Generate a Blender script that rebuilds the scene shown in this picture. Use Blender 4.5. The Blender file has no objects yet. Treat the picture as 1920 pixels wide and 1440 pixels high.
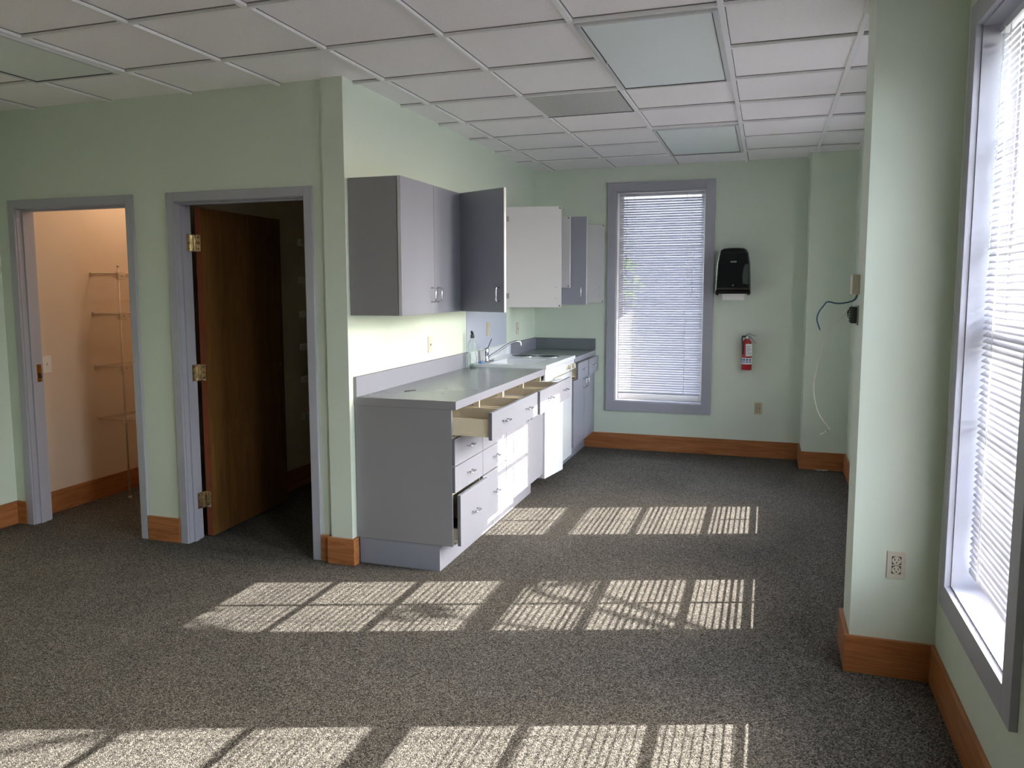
import bpy, bmesh, math, random
from mathutils import Vector, Matrix
random.seed(7)
S = bpy.context.scene
COL = S.collection
PI = math.pi

# ------------------------------------------------------------------ camera
cam_d = bpy.data.cameras.new('camera')
cam = bpy.data.objects.new('camera', cam_d)
COL.objects.link(cam)
yaw, pit, rol, foc = 0.3237, -0.1038, 0.0026, 1471.1
cy_, sy_ = math.cos(yaw), math.sin(yaw)
cp_, sp_ = math.cos(pit), math.sin(pit)
cr_, sr_ = math.cos(rol), math.sin(rol)
Rz = Matrix(((cy_, -sy_, 0), (sy_, cy_, 0), (0, 0, 1)))
Rx = Matrix(((1, 0, 0), (0, cp_, -sp_), (0, sp_, cp_)))
Ry = Matrix(((cr_, 0, sr_), (0, 1, 0), (-sr_, 0, cr_)))
R = Rz @ Rx @ Ry
right, fwd, up = R.col[0], R.col[1], R.col[2]
m = Matrix((right, up, -fwd)).transposed().to_4x4()
m.translation = Vector((2.2486, -3.9308, 1.6140))
cam.matrix_world = m
cam_d.sensor_fit = 'HORIZONTAL'
cam_d.sensor_width = 36.0
cam_d.lens = foc * 36.0 / 1920.0
cam_d.shift_x = 15.9 / 1920.0
cam_d.shift_y = -28.8 / 1920.0
cam_d.clip_start = 0.02
S.camera = cam

# ------------------------------------------------------------------ view, world, sun
S.view_settings.view_transform = 'Standard'
S.view_settings.look = 'None'
S.view_settings.gamma = 1.0
S.view_settings.use_curve_mapping = False
S.view_settings.exposure = 1.8
cyc = S.cycles
cyc.max_bounces = 14
cyc.diffuse_bounces = 9
cyc.glossy_bounces = 4
cyc.transmission_bounces = 8
cyc.transparent_max_bounces = 24
cyc.caustics_reflective = False
cyc.caustics_refractive = False
cyc.sample_clamp_indirect = 20.0
cyc.use_denoising = True

SUN_PLAN = 0.346          # travel in y per travel in x
SUN_DROP = 0.700          # fall in z per travel in x
sun_dir = Vector((-1, -SUN_PLAN, -SUN_DROP)).normalized()
w = bpy.data.worlds.new('sky')
S.world = w
w.use_nodes = True
nt = w.node_tree
bg = nt.nodes['Background']
sky = nt.nodes.new('ShaderNodeTexSky')
sky.sky_type = 'NISHITA'
sky.sun_disc = False
sky.sun_elevation = math.asin(-sun_dir.z)
sky.sun_rotation = math.atan2(-sun_dir.x, -sun_dir.y)
sky.air_density = 1.0
sky.dust_density = 3.0
skymix = nt.nodes.new('ShaderNodeMixRGB')
skymix.inputs[0].default_value = 0.35
skymix.inputs[2].default_value = (8.0, 8.2, 8.6, 1)
nt.links.new(sky.outputs[0], skymix.inputs[1])
nt.links.new(skymix.outputs[0], bg.inputs[0])
bg.inputs[1].default_value = 1.25

sun_l = bpy.data.lights.new('sun', 'SUN')
sun_l.energy = 9.5
sun_l.angle = math.radians(0.22)
sun_l.color = (1.0, 0.93, 0.86)
sun_o = bpy.data.objects.new('sun', sun_l)
COL.objects.link(sun_o)
sun_o.rotation_euler = sun_dir.to_track_quat('-Z', 'Y').to_euler()
sun_o.location = (12, 5, 9)

# ------------------------------------------------------------------ key dimensions (metres)
H = 2.751                 # ceiling
BW = 3.779                # back wall
RW = 2.938                # right wall
LW = -2.625               # left wall
DW = 0.0244               # wall with the two doors, room face
DT = 0.115                # its thickness
PW = 0.138                # kitchen wall thickness
NC = (2.617, -0.464, -0.20)   # near column: face x, near y, far y
BC = (2.573, 3.408)       # back column: left x, front y
REAR = -8.6
WZ0, WZ1 = 0.487, 2.520   # window opening
WIN_R = (-2.585, -1.065, 0.455, 1.975)   # centres of the windows in the right wall
WH = 0.382                # half opening
CH = 0.9846               # counter height

# ------------------------------------------------------------------ materials
def srgb(r, g, b):
    def f(c):
        c /= 255.0
        return c / 12.92 if c <= 0.04045 else ((c + 0.055) / 1.055) ** 2.4
    return (f(r), f(g), f(b), 1.0)

def mat(name, col, rough=0.5, metal=0.0, spec=0.5, noise=None, bump=None, coat=0.0):
    """noise = (scale, amount) soft mottling; bump = (scale, strength, distance)"""
    mt = bpy.data.materials.new(name)
    mt.use_nodes = True
    n, l = mt.node_tree.nodes, mt.node_tree.links
    b = n['Principled BSDF']
    b.inputs['Base Color'].default_value = col
    b.inputs['Roughness'].default_value = rough
    b.inputs['Metallic'].default_value = metal
    b.inputs['Specular IOR Level'].default_value = spec
    if coat:
        b.inputs['Coat Weight'].default_value = coat
    tc = n.new('ShaderNodeTexCoord')
    if noise:
        t = n.new('ShaderNodeTexNoise')
        t.inputs['Scale'].default_value = noise[0]
        t.inputs['Detail'].default_value = 4
        l.new(tc.outputs['Object'], t.inputs['Vector'])
        r = n.new('ShaderNodeValToRGB')
        a = noise[1]
        r.color_ramp.elements[0].position = 0.3
        r.color_ramp.elements[1].position = 0.7
        r.color_ramp.elements[0].color = (col[0] * (1 - a), col[1] * (1 - a), col[2] * (1 - a), 1)
        r.color_ramp.elements[1].color = (min(1, col[0] * (1 + a)), min(1, col[1] * (1 + a)), min(1, col[2] * (1 + a)), 1)
        l.new(t.outputs['Fac'], r.inputs[0])
        l.new(r.outputs[0], b.inputs['Base Color'])
    if bump:
        t2 = n.new('ShaderNodeTexNoise')
        t2.inputs['Scale'].default_value = bump[0]
        t2.inputs['Detail'].default_value = 3
        l.new(tc.outputs['Object'], t2.inputs['Vector'])
        bp = n.new('ShaderNodeBump')
        bp.inputs['Strength'].default_value = bump[1]
        bp.inputs['Distance'].default_value = bump[2]
        l.new(t2.outputs['Fac'], bp.inputs['Height'])
        l.new(bp.outputs[0], b.inputs['Normal'])
    return mt

def wood(name, c1, c2, axis='X', scale=9.0, rough=0.4, stretch=14.0):
    mt = bpy.data.materials.new(name)
    mt.use_nodes = True
    n, l = mt.node_tree.nodes, mt.node_tree.links
    b = n['Principled BSDF']
    b.inputs['Roughness'].default_value = rough
    tc = n.new('ShaderNodeTexCoord')
    mp = n.new('ShaderNodeMapping')
    sc = {'X': (1, stretch, stretch), 'Y': (stretch, 1, stretch), 'Z': (stretch, stretch, 1)}[axis]
    mp.inputs['Scale'].default_value = sc
    l.new(tc.outputs['Object'], mp.inputs['Vector'])
    t = n.new('ShaderNodeTexNoise')
    t.inputs['Scale'].default_value = scale / 4
    t.inputs['Detail'].default_value = 6
    t.inputs['Roughness'].default_value = 0.65
    t.inputs['Distortion'].default_value = 1.2
    l.new(mp.outputs[0], t.inputs['Vector'])
    r = n.new('ShaderNodeValToRGB')
    r.color_ramp.elements[0].position = 0.36
    r.color_ramp.elements[1].position = 0.66
    r.color_ramp.elements[0].color = c1
    r.color_ramp.elements[1].color = c2
    l.new(t.outputs['Fac'], r.inputs[0])
    l.new(r.outputs[0], b.inputs['Base Color'])
    return mt

M = {}
M['wall'] = mat('mint_paint', srgb(211, 222, 207), 0.55, noise=(1.3, 0.02), bump=(180, 0.08, 0.001))
M['closet'] = mat('closet_paint', srgb(222, 204, 184), 0.6, noise=(1.2, 0.03), bump=(180, 0.08, 0.001))
M['trim'] = mat('lavender_grey_paint', srgb(168, 169, 179), 0.4, noise=(2.5, 0.02))
M['tile'] = mat('ceiling_tile', srgb(244, 242, 243), 0.9, noise=(90, 0.035), bump=(170, 0.35, 0.002))
M['tbar'] = mat('white_tee_bar', srgb(238, 238, 238), 0.4)
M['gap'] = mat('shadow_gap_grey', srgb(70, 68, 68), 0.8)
M['tileshade'] = mat('tile_gap_shade_grey', srgb(128, 125, 125), 0.9)
M['splash'] = mat('pale_lavender_laminate', srgb(178, 184, 200), 0.3)
M['oak_x'] = wood('oak_trim_x', srgb(146, 88, 48), srgb(182, 122, 74), 'X')
M['oak_y'] = wood('oak_trim_y', srgb(146, 88, 48), srgb(182, 122, 74), 'Y')
M['door'] = wood('oak_door_veneer', srgb(92, 62, 30), srgb(118, 82, 42), 'Z', 7, 0.35, 10)
M['doored'] = wood('oak_door_edge', srgb(118, 58, 28), srgb(136, 70, 36), 'Z', 7, 0.4, 10)
M['lam'] = mat('lavender_grey_laminate', srgb(140, 142, 153), 0.38, noise=(3, 0.02))
M['lamdark'] = mat('grey_laminate_side', srgb(142, 140, 143), 0.42, noise=(3, 0.02))
M['edge'] = mat('laminate_edge', srgb(112, 112, 120), 0.5)
M['counter'] = mat('grey_countertop_laminate', srgb(115, 121, 122), 0.25, noise=(5, 0.03))
M['counteredge'] = mat('countertop_edge', srgb(138, 140, 152), 0.35)
M['cream'] = mat('cream_melamine', srgb(226, 214, 186), 0.5)
M['drawerbottom'] = mat('brown_hardboard', srgb(146, 124, 92), 0.6, noise=(30, 0.05))
M['doorin'] = mat('white_melamine', srgb(205, 205, 207), 0.45)
M['white'] = mat('white_enamel', srgb(222, 226, 230), 0.22, coat=0.3)
M['whiteplastic'] = mat('white_plastic', srgb(232, 230, 224), 0.4)
M['almond'] = mat('almond_plastic', srgb(206, 200, 184), 0.4)
M['beige'] = mat('beige_plastic', srgb(190, 180, 150), 0.4)
M['dark'] = mat('dark_slot', srgb(28, 27, 26), 0.7)
M['black'] = mat('glossy_black_plastic', srgb(14, 16, 20), 0.18, coat=0.4)
M['smoke'] = mat('smoked_black_plastic', srgb(66, 74, 72), 0.25)
M['chrome'] = mat('chrome', srgb(205, 208, 214), 0.14, metal=1.0)
M['steel'] = mat('satin_steel', srgb(170, 172, 176), 0.35, metal=1.0)
M['brass'] = mat('aged_brass', srgb(168, 126, 66), 0.3, metal=1.0, noise=(60, 0.25))
M['nickel'] = mat('worn_nickel', srgb(214, 198, 168), 0.22, metal=1.0, noise=(45, 0.3))
M['paper'] = mat('white_paper', srgb(235, 235, 232), 0.8)
M['red'] = mat('extinguisher_red', srgb(176, 26, 32), 0.3, coat=0.4)
M['blue'] = mat('label_blue', srgb(44, 78, 140), 0.5)
M['bluecable'] = mat('blue_cable_jacket', srgb(52, 92, 120), 0.4)
M['whitewire'] = mat('white_wire', srgb(214, 218, 208), 0.5)
M['greentext'] = mat('grey_print', srgb(120, 126, 130), 0.7)
M['slat'] = mat('blind_slat_aluminium', srgb(204, 204, 214), 0.35)
M['lamphouse'] = mat('lamp_housing', srgb(205, 208, 208), 0.6)
M['sponge'] = mat('blue_soap', srgb(96, 130, 176), 0.5)
M['shelfwire'] = mat('white_coated_wire', srgb(214, 196, 176), 0.45)
M['outground'] = mat('pale_pavement', srgb(150, 149, 138), 0.9, noise=(3, 0.1))
M['siding'] = mat('lilac_grey_siding', srgb(84, 83, 94), 0.8, noise=(1.5, 0.04))
M['brick'] = mat('outer_wall', srgb(190, 184, 176), 0.9)
M['bark'] = mat('bark', srgb(86, 70, 56), 0.9, noise=(12, 0.3))
M['leaf'] = mat('leaf_green', srgb(92, 122, 60), 0.6, noise=(3, 0.25))
M['liquid'] = mat('green_liquid', srgb(70, 104, 96), 0.2)
M['burner'] = mat('burner_well', srgb(10, 10, 11), 0.5)

def carpet():
    mt = bpy.data.materials.new('grey_loop_carpet')
    mt.use_nodes = True
    n, l = mt.node_tree.nodes, mt.node_tree.links
    b = n['Principled BSDF']
    b.inputs['Roughness'].default_value = 0.95
    b.inputs['Specular IOR Level'].default_value = 0.15
    tc = n.new('ShaderNodeTexCoord')
    v = n.new('ShaderNodeTexVoronoi')
    v.inputs['Scale'].default_value = 230
    l.new(tc.outputs['Object'], v.inputs['Vector'])
    sep = n.new('ShaderNodeSeparateColor')
    l.new(v.outputs['Color'], sep.inputs[0])
    r = n.new('ShaderNodeValToRGB')
    cr = r.color_ramp
    cr.elements[0].position = 0.0
    cr.elements[0].color = srgb(34, 32, 30)
    cr.elements[1].position = 1.0
    cr.elements[1].color = srgb(134, 129, 121)
    e = cr.elements.new(0.3); e.color = srgb(72, 69, 65)
    e = cr.elements.new(0.7); e.color = srgb(97, 94, 88)
    l.new(sep.outputs[0], r.inputs[0])
    big = n.new('ShaderNodeTexNoise')
    big.inputs['Scale'].default_value = 2.2
    big.inputs['Detail'].default_value = 5
    l.new(tc.outputs['Object'], big.inputs['Vector'])
    mr = n.new('ShaderNodeMapRange')
    mr.inputs[1].default_value = 0.3; mr.inputs[2].default_value = 0.7
    mr.inputs[3].default_value = 0.90; mr.inputs[4].default_value = 1.08
    l.new(big.outputs['Fac'], mr.inputs[0])
    mul = n.new('ShaderNodeVectorMath'); mul.operation = 'SCALE'
    l.new(r.outputs[0], mul.inputs[0]); l.new(mr.outputs[0], mul.inputs['Scale'])
    l.new(mul.outputs[0], b.inputs['Base Color'])
    bp = n.new('ShaderNodeBump')
    bp.inputs['Strength'].default_value = 0.8
    bp.inputs['Distance'].default_value = 0.004
    bp.invert = True
    l.new(v.outputs['Distance'], bp.inputs['Height'])
    l.new(bp.outputs[0], b.inputs['Normal'])
    return mt
M['carpet'] = carpet()

def glass(name, tint, gloss=0.08):
    mt = bpy.data.materials.new(name)
    mt.use_nodes = True
    n, l = mt.node_tree.nodes, mt.node_tree.links
    n.remove(n['Principled BSDF'])
    t = n.new('ShaderNodeBsdfTransparent'); t.inputs[0].default_value = tint
    g = n.new('ShaderNodeBsdfGlossy'); g.inputs['Roughness'].default_value = 0.03
    mx = n.new('ShaderNodeMixShader')
    fr = n.new('ShaderNodeFresnel'); fr.inputs[0].default_value = 1.3
    mu = n.new('ShaderNodeMath'); mu.operation = 'MULTIPLY'; mu.inputs[1].default_value = gloss * 10
    l.new(fr.outputs[0], mu.inputs[0]); l.new(mu.outputs[0], mx.inputs[0])
    l.new(t.outputs[0], mx.inputs[1]); l.new(g.outputs[0], mx.inputs[2])
    l.new(mx.outputs[0], n['Material Output'].inputs[0])
    return mt
M['glass'] = glass('window_glass', (0.97, 0.98, 0.98, 1), 0.05)
M['clearplastic'] = glass('clear_plastic', (0.93, 0.96, 0.95, 1), 0.05)
def haze_plastic(mt):
    n, l = mt.node_tree.nodes, mt.node_tree.links
    src = n['Material Output'].inputs[0].links[0].from_socket
    d = n.new('ShaderNodeBsdfDiffuse'); d.inputs[0].default_value = srgb(205, 216, 214)
    mx = n.new('ShaderNodeMixShader'); mx.inputs[0].default_value = 0.22
    l.new(src, mx.inputs[1]); l.new(d.outputs[0], mx.inputs[2]); l.new(mx.outputs[0], n['Material Output'].inputs[0])
haze_plastic(M['clearplastic'])

def diffuser():
    mt = mat('frosted_diffuser', srgb(228, 238, 235), 0.4)
    return mt
M['diffuser'] = diffuser()

def ribbed():
    mt = mat('ribbed_translucent_panel', srgb(190, 191, 187), 0.35)
    n, l = mt.node_tree.nodes, mt.node_tree.links
    tc = n.new('ShaderNodeTexCoord')
    wv = n.new('ShaderNodeTexWave'); wv.wave_type = 'BANDS'; wv.bands_direction = 'X'
    wv.inputs['Scale'].default_value = 14; wv.inputs['Distortion'].default_value = 0
    l.new(tc.outputs['Object'], wv.inputs['Vector'])
    bp = n.new('ShaderNodeBump'); bp.inputs['Strength'].default_value = 0.35; bp.inputs['Distance'].default_value = 0.002
    l.new(wv.outputs['Fac'], bp.inputs['Height'])
    l.new(bp.outputs[0], n['Principled BSDF'].inputs['Normal'])
    return mt
M['ribbed'] = ribbed()

# ------------------------------------------------------------------ mesh helpers (all in world coordinates)
class MB:
    """collects shapes into one mesh; mats = list of material keys"""
    def __init__(self):
        self.bm = bmesh.new(); self.mats = []
    def mi(self, k):
        if k not in self.mats: self.mats.append(k)
        return self.mats.index(k)
    def box(self, x0, x1, y0, y1, z0, z1, k, bev=0.0, rot=None, piv=None):
        x0, x1 = min(x0, x1), max(x0, x1); y0, y1 = min(y0, y1), max(y0, y1); z0, z1 = min(z0, z1), max(z0, z1)
        tb = bmesh.new()
        vs = [tb.verts.new((x, y, z)) for x in (x0, x1) for y in (y0, y1) for z in (z0, z1)]
        for f in ((0, 1, 3, 2), (4, 6, 7, 5), (0, 4, 5, 1), (2, 3, 7, 6), (0, 2, 6, 4), (1, 5, 7, 3)):
            tb.faces.new([vs[i] for i in f])
        if bev > 0:
            bmesh.ops.bevel(tb, geom=list(tb.edges), offset=min(bev, 0.45 * min(x1 - x0, y1 - y0, z1 - z0)), segments=2, affect='EDGES', profile=0.6)
        self.add(tb, k, rot, piv)
        return self
    def add(self, tb, k, rot=None, piv=None, smooth=False):
        i = self.mi(k)
        for f in tb.faces:
            f.material_index = i
            f.smooth = smooth
        if rot is not None:
            T = Matrix.Translation(Vector(piv)) @ rot.to_4x4() @ Matrix.Translation(-Vector(piv))
            bmesh.ops.transform(tb, matrix=T, verts=tb.verts)
        me = bpy.data.meshes.new('tmp'); tb.to_mesh(me); tb.free()
        self.bm.from_mesh(me); bpy.data.meshes.remove(me)
    def cyl(self, p0, p1, r, k, r2=None, seg=20, caps=True, smooth=True):
        p0, p1 = Vector(p0), Vector(p1); d = p1 - p0
        tb = bmesh.new()
        bmesh.ops.create_cone(tb, cap_ends=caps, segments=seg, radius1=r, radius2=r if r2 is None else r2, depth=d.length)
        q = d.to_track_quat('Z', 'Y').to_matrix().to_4x4()
        bmesh.ops.transform(tb, matrix=Matrix.Translation((p0 + p1) / 2) @ q, verts=tb.verts)
        self.add(tb, k, smooth=False)
        if smooth:
            pass
        return self
    def tube(self, pts, r, k, seg=10, closed=False):
        tb = bmesh.new(); pts = [Vector(p) for p in pts]; n = len(pts); rings = []
        prev = None
        for i, p in enumerate(pts):
            a = pts[max(0, i - 1)]; b = pts[min(n - 1, i + 1)]
            t = (b - a).normalized()
            if prev is None:
                u = t.orthogonal().normalized()
            else:
                u = (prev - t * prev.dot(t)).normalized()
            prev = u; v = t.cross(u)
            rr = r[i] if isinstance(r, (list, tuple)) else r
            rings.append([tb.verts.new(p + (u * math.cos(2 * PI * j / seg) + v * math.sin(2 * PI * j / seg)) * rr) for j in range(seg)])
        for a, b in zip(rings, rings[1:]):
            for j in range(seg):
                tb.faces.new((a[j], a[(j + 1) % seg], b[(j + 1) % seg], b[j]))
        tb.faces.new(list(reversed(rings[0]))); tb.faces.new(rings[-1])
        self.add(tb, k, smooth=True)
        return self
    def lathe(self, cx, cy, prof, k, seg=28, axis='Z', z0=0.0):
        """prof = [(radius, height)...] around the vertical line through cx, cy"""
        tb = bmesh.new(); rings = []
        for (r, h) in prof:
            if r < 1e-6:
                rings.append([tb.verts.new((cx, cy, z0 + h))])
            else:
                rings.append([tb.verts.new((cx + r * math.cos(2 * PI * j / seg), cy + r * math.sin(2 * PI * j / seg), z0 + h)) for j in range(seg)])
        for a, b in zip(rings, rings[1:]):
            for j in range(seg):
                q = (j + 1) % seg
                if len(a) == 1 and len(b) == 1: continue
                if len(a) == 1: tb.faces.new((a[0], b[q], b[j]))
                elif len(b) == 1: tb.faces.new((a[j], a[q], b[0]))
                else: tb.faces.new((a[j], a[q], b[q], b[j]))
        self.add(tb, k, smooth=True)
        return self
    def poly(self, pts, k, thick=None):
        """flat polygon, extruded by vector thick"""
        tb = bmesh.new()
        vs = [tb.verts.new(p) for p in pts]
        f = tb.faces.new(vs)
        if thick is not None:
            r = bmesh.ops.extrude_face_region(tb, geom=[f])
            bmesh.ops.translate(tb, vec=Vector(thick), verts=[v for v in r['geom'] if isinstance(v, bmesh.types.BMVert)])
            bmesh.ops.recalc_face_normals(tb, faces=tb.faces)
        self.add(tb, k)
        return self
    def build(self, name, parent=None, base=None, **props):
        loc = parent_loc(parent) if parent is not None else Vector(base if base is not None else (0, 0, 0))
        bmesh.ops.translate(self.bm, vec=-loc, verts=self.bm.verts)
        bmesh.ops.recalc_face_normals(self.bm, faces=self.bm.faces)
        me = bpy.data.meshes.new(name); self.bm.to_mesh(me); self.bm.free()
        for k in self.mats: me.materials.append(M[k])
        o = bpy.data.objects.new(name, me); COL.objects.link(o)
        if parent is not None: o.parent = parent
        else: o.location = loc
        for a, b in props.items(): o[a] = b
        return o

def parent_loc(o):
    v = Vector(o.location)
    while o.parent is not None:
        o = o.parent; v += Vector(o.location)
    return v

def thing(name, label, cat, loc, group=None, kind=None):
    o = bpy.data.objects.new(name, None); COL.objects.link(o)
    o.location = loc; o.empty_display_size = 0.1
    if label: o['label'] = label
    if cat: o['category'] = cat
    if group: o['group'] = group
    if kind: o['kind'] = kind
    return o

def tagd(o, label, cat, group=None):
    o['label'] = label; o['category'] = cat
    if group: o['group'] = group
    return o

def struct(name, loc=(0, 0, 0)):
    return thing(name, None, None, loc, kind='structure')

def rotz(a): return Matrix.Rotation(a, 3, 'Z')

def smooth_path(pts, n=8):
    """Catmull-Rom through pts"""
    P = [Vector(p) for p in pts]; out = []
    P = [P[0] * 2 - P[1]] + P + [P[-1] * 2 - P[-2]]
    for i in range(1, len(P) - 2):
        for j in range(n):
            t = j / n; a, b, c, d = P[i - 1], P[i], P[i + 1], P[i + 2]
            out.append(0.5 * ((2 * b) + (c - a) * t + (2 * a - 5 * b + 4 * c - d) * t * t + (3 * b - a - 3 * c + d) * t ** 3))
    out.append(P[-2]); return out

# ------------------------------------------------------------------ shell
WT = 0.30                  # outer wall thickness
b = MB(); b.box(-3.4, RW + WT, REAR - 0.2, BW + WT, -0.12, 0.0, 'carpet'); b.build('floor', kind='structure')

def pierced(name, axis, face, thick, lo, hi, openings, k='wall', z1=H + 0.12):
    """wall slab along axis ('x' or 'y'); openings = [(a0,a1,z0,z1)]"""
    b = MB()
    def put(a0, a1, z0, z1_):
        if a1 - a0 < 1e-4 or z1_ - z0 < 1e-4: return
        if axis == 'x': b.box(a0, a1, face, face + thick, z0, z1_, k)
        else: b.box(face, face + thick, a0, a1, z0, z1_, k)
    a = lo
    for (o0, o1, z0, zz) in sorted(openings):
        put(a, o0, 0, z1); put(o0, o1, 0, z0); put(o0, o1, zz, z1); a = o1
    put(a, hi, 0, z1)
    bmesh.ops.remove_doubles(b.bm, verts=b.bm.verts, dist=1e-5)
    return b.build(name, kind='structure')

BWIN = (0.836, 1.669)      # back window opening
pierced('wall_right', 'y', RW, WT, REAR, BW + WT, [(c - WH - .018, c + WH + .018, WZ0 - .018, WZ1 + .018) for c in WIN_R])
pierced('wall_back', 'x', BW, WT, -PW - 2.6, RW, [(BWIN[0] - .018, BWIN[1] + .018, WZ0 - .018, WZ1 + .018)])
D1 = (-2.462, -1.550); D2 = (-1.176, -0.276); DH = 2.127
pierced('wall_door', 'x', DW, DT, LW - 0.05, -PW, [(D1[0] - .02, D1[1] + .02, 0, DH + .02), (D2[0] - .02, D2[1] + .02, 0, DH + .02)])
pierced('wall_kitchen', 'y', -PW, PW, 0.0, BW, [])
pierced('wall_left', 'y', LW - 0.12, 0.12, REAR, DW, [])
pierced('wall_rear', 'x', REAR - 0.12, 0.12, LW - 0.12, RW, [])
b = MB(); b.box(NC[0], RW, NC[1], NC[2], 0, H + 0.1, 'wall'); b.build('wall_near_column', kind='structure')
b = MB(); b.box(BC[0], RW, BC[1], BW, 0, H + 0.1, 'wall'); b.build('wall_back_column', kind='structure')
# closets behind the door wall
YC = DW + DT
b = MB(); b.box(-2.72, -2.60, YC, 2.6, 0, H, 'closet'); b.build('wall_closet_left', kind='structure')
b = MB(); b.box(-1.43, -1.33, YC, 2.6, 0, H, 'closet'); b.build('wall_closet_divider', kind='structure')
b = MB(); b.box(-2.72, -PW, 2.6, 2.7, 0, H, 'closet'); b.build('wall_closet_back', kind='structure')

# ceiling: tiles between a lay-in grid
GX, GY, T = 1.4069, -1.0891, 0.6096
gxs = {i: GX + i * T for i in range(-7, 3)}
gxs[1] += 0.014; gxs[2] -= 0.014; gxs[0] -= 0.006
gys = {j: GY + j * T for j in range(-12, 9)}
b = MB()
b.box(-3.0, RW + .05, REAR - .1, BW + .05, H + 0.016, H + 0.10, 'tile')
b.build('ceiling', kind='structure')
b = MB()
for i, x in gxs.items():
    if LW < x < RW: b.box(x - .012, x + .012, REAR, BW, H, H + 0.017, 'tbar', 0.001)
for j, y in gys.items():
    if REAR < y < BW: b.box(LW - .1, RW, y - .012, y + .012, H + .0005, H + 0.017, 'tbar', 0.001)
b.build('trim_1', kind='structure')
b = MB()  # grey strips beside the tee bars: shade lines of the tile gaps, as colour
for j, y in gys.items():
    if REAR < y < BW: b.box(LW, RW, y - .019, y - .0125, H + .0135, H + .0165, 'tileshade')
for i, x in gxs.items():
    if LW < x < RW: b.box(x + .0125, x + .0165, REAR, BW, H + .0135, H + .0165, 'tileshade')
b.build('tile_gap_shade', kind='structure')
b = MB()
z0, z1 = H - .001, H + .016
def angle(x0, x1, y0, y1): b.box(x0, x1, y0, y1, z0, z1, 'tbar', 0.001)
angle(RW - .02, RW, REAR, NC[1]); angle(RW - .02, RW, NC[2], BC[1])
angle(NC[0] - .02, RW, NC[1] - .02, NC[1]); angle(NC[0] - .02, NC[0], NC[1], NC[2]); angle(NC[0] - .02, RW, NC[2], NC[2] + .02)
angle(BC[0] - .02, RW, BC[1] - .02, BC[1]); angle(BC[0] - .02, BC[0], BC[1], BW)
b.build('trim_2', kind='structure')

def ceiling_light(x0, x1, y0, y1, label):
    t = thing('ceiling_light', label, 'light fixture', ((x0 + x1) / 2, (y0 + y1) / 2, H), 'unlit ceiling light panels')
    b = MB(); f = .022; i = .013
    x0 += i; x1 -= i; y0 += i; y1 -= i
    for a in ((x0, x0 + f, y0, y1), (x1 - f, x1, y0, y1), (x0 + f, x1 - f, y0, y0 + f), (x0 + f, x1 - f, y1 - f, y1)):
        b.box(a[0], a[1], a[2], a[3], H - .010, H + .012, 'lamphouse', .002)
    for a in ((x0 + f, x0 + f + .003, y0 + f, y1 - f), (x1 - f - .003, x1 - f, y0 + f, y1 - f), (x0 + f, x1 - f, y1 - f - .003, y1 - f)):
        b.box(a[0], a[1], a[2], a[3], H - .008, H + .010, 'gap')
    b.build('frame', t)
    b = MB(); b.box(x0 + f + .003, x1 - f - .003, y0 + f, y1 - f - .003, H - .004, H + .004, 'diffuser', .001)
    b.build('diffuser', t)
    b = MB(); b.box(x0 + f, x0 + f + .008, (y0 + y1) / 2 - .02, (y0 + y1) / 2 + .02, H - .014, H - .006, 'chrome', .001)
    b.build('latch', t)
ceiling_light(gxs[0], gxs[1], gys[1], gys[3], 'square frosted ceiling light panel nearest the camera, before the ribbed grey panel')
ceiling_light(gxs[0], gxs[1], gys[5], gys[7], 'square frosted ceiling light panel near the back wall, just before the back window')
ceiling_light(gxs[-5], gxs[-4], gys[-1], gys[1], 'dull greenish ceiling light panel above the two closet doorways at far left')
t = thing('ceiling_vent', 'grey ribbed return-air panel in the ceiling between the two frosted lights', 'vent', ((gxs[-1] + gxs[0]) / 2, (gys[3] + gys[4]) / 2, H))
b = MB(); b.box(gxs[-1] + .014, gxs[0] - .014, gys[3] + .014, gys[4] - .014, H + .002, H + .010, 'ribbed'); b.build('ribbed_panel', t)
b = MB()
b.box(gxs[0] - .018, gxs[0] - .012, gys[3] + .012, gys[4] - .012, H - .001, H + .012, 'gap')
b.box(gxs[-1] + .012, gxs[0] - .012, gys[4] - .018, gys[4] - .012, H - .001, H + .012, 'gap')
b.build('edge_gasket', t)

# baseboards
BH, BT = 0.157, 0.019
def baseboard(name, segs):
    b = MB()
    for (x0, x1, y0, y1) in segs:
        k = 'oak_x' if abs(x1 - x0) > abs(y1 - y0) else 'oak_y'
        b.box(x0, x1, y0, y1, 0.0, BH, k, .0025)
    b.build(name, kind='structure')
baseboard('baseboard_back', [(0.53, BC[0], BW - BT, BW)])
baseboard('baseboard_back_column', [(BC[0] - BT, RW, BC[1] - BT, BC[1]), (BC[0] - BT, BC[0], BC[1], BW - BT)])
baseboard('baseboard_right', [(RW - BT, RW, NC[2] + BT, BC[1] - BT), (RW - BT, RW, REAR, NC[1] - BT)])
baseboard('baseboard_near_column', [(NC[0] - BT, RW, NC[1] - BT, NC[1]), (NC[0] - BT, NC[0], NC[1], NC[2]), (NC[0] - BT, RW, NC[2], NC[2] + BT)])
baseboard('baseboard_post', [(-PW - BT, BT, -BT, 0), (0, BT, 0, .045), (-PW - BT, -PW, 0, DW - BT)])
baseboard('baseboard_door_wall', [(LW + BT, D1[0] - .061, DW - BT, DW), (D1[1] + .061, D2[0] - .061, DW - BT, DW), (D2[1] + .061, -PW - BT, DW - BT, DW)])
baseboard('baseboard_left', [(LW, LW + BT, REAR, DW)])
baseboard('baseboard_rear', [(LW + BT, RW - BT, REAR, REAR + BT)])
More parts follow.
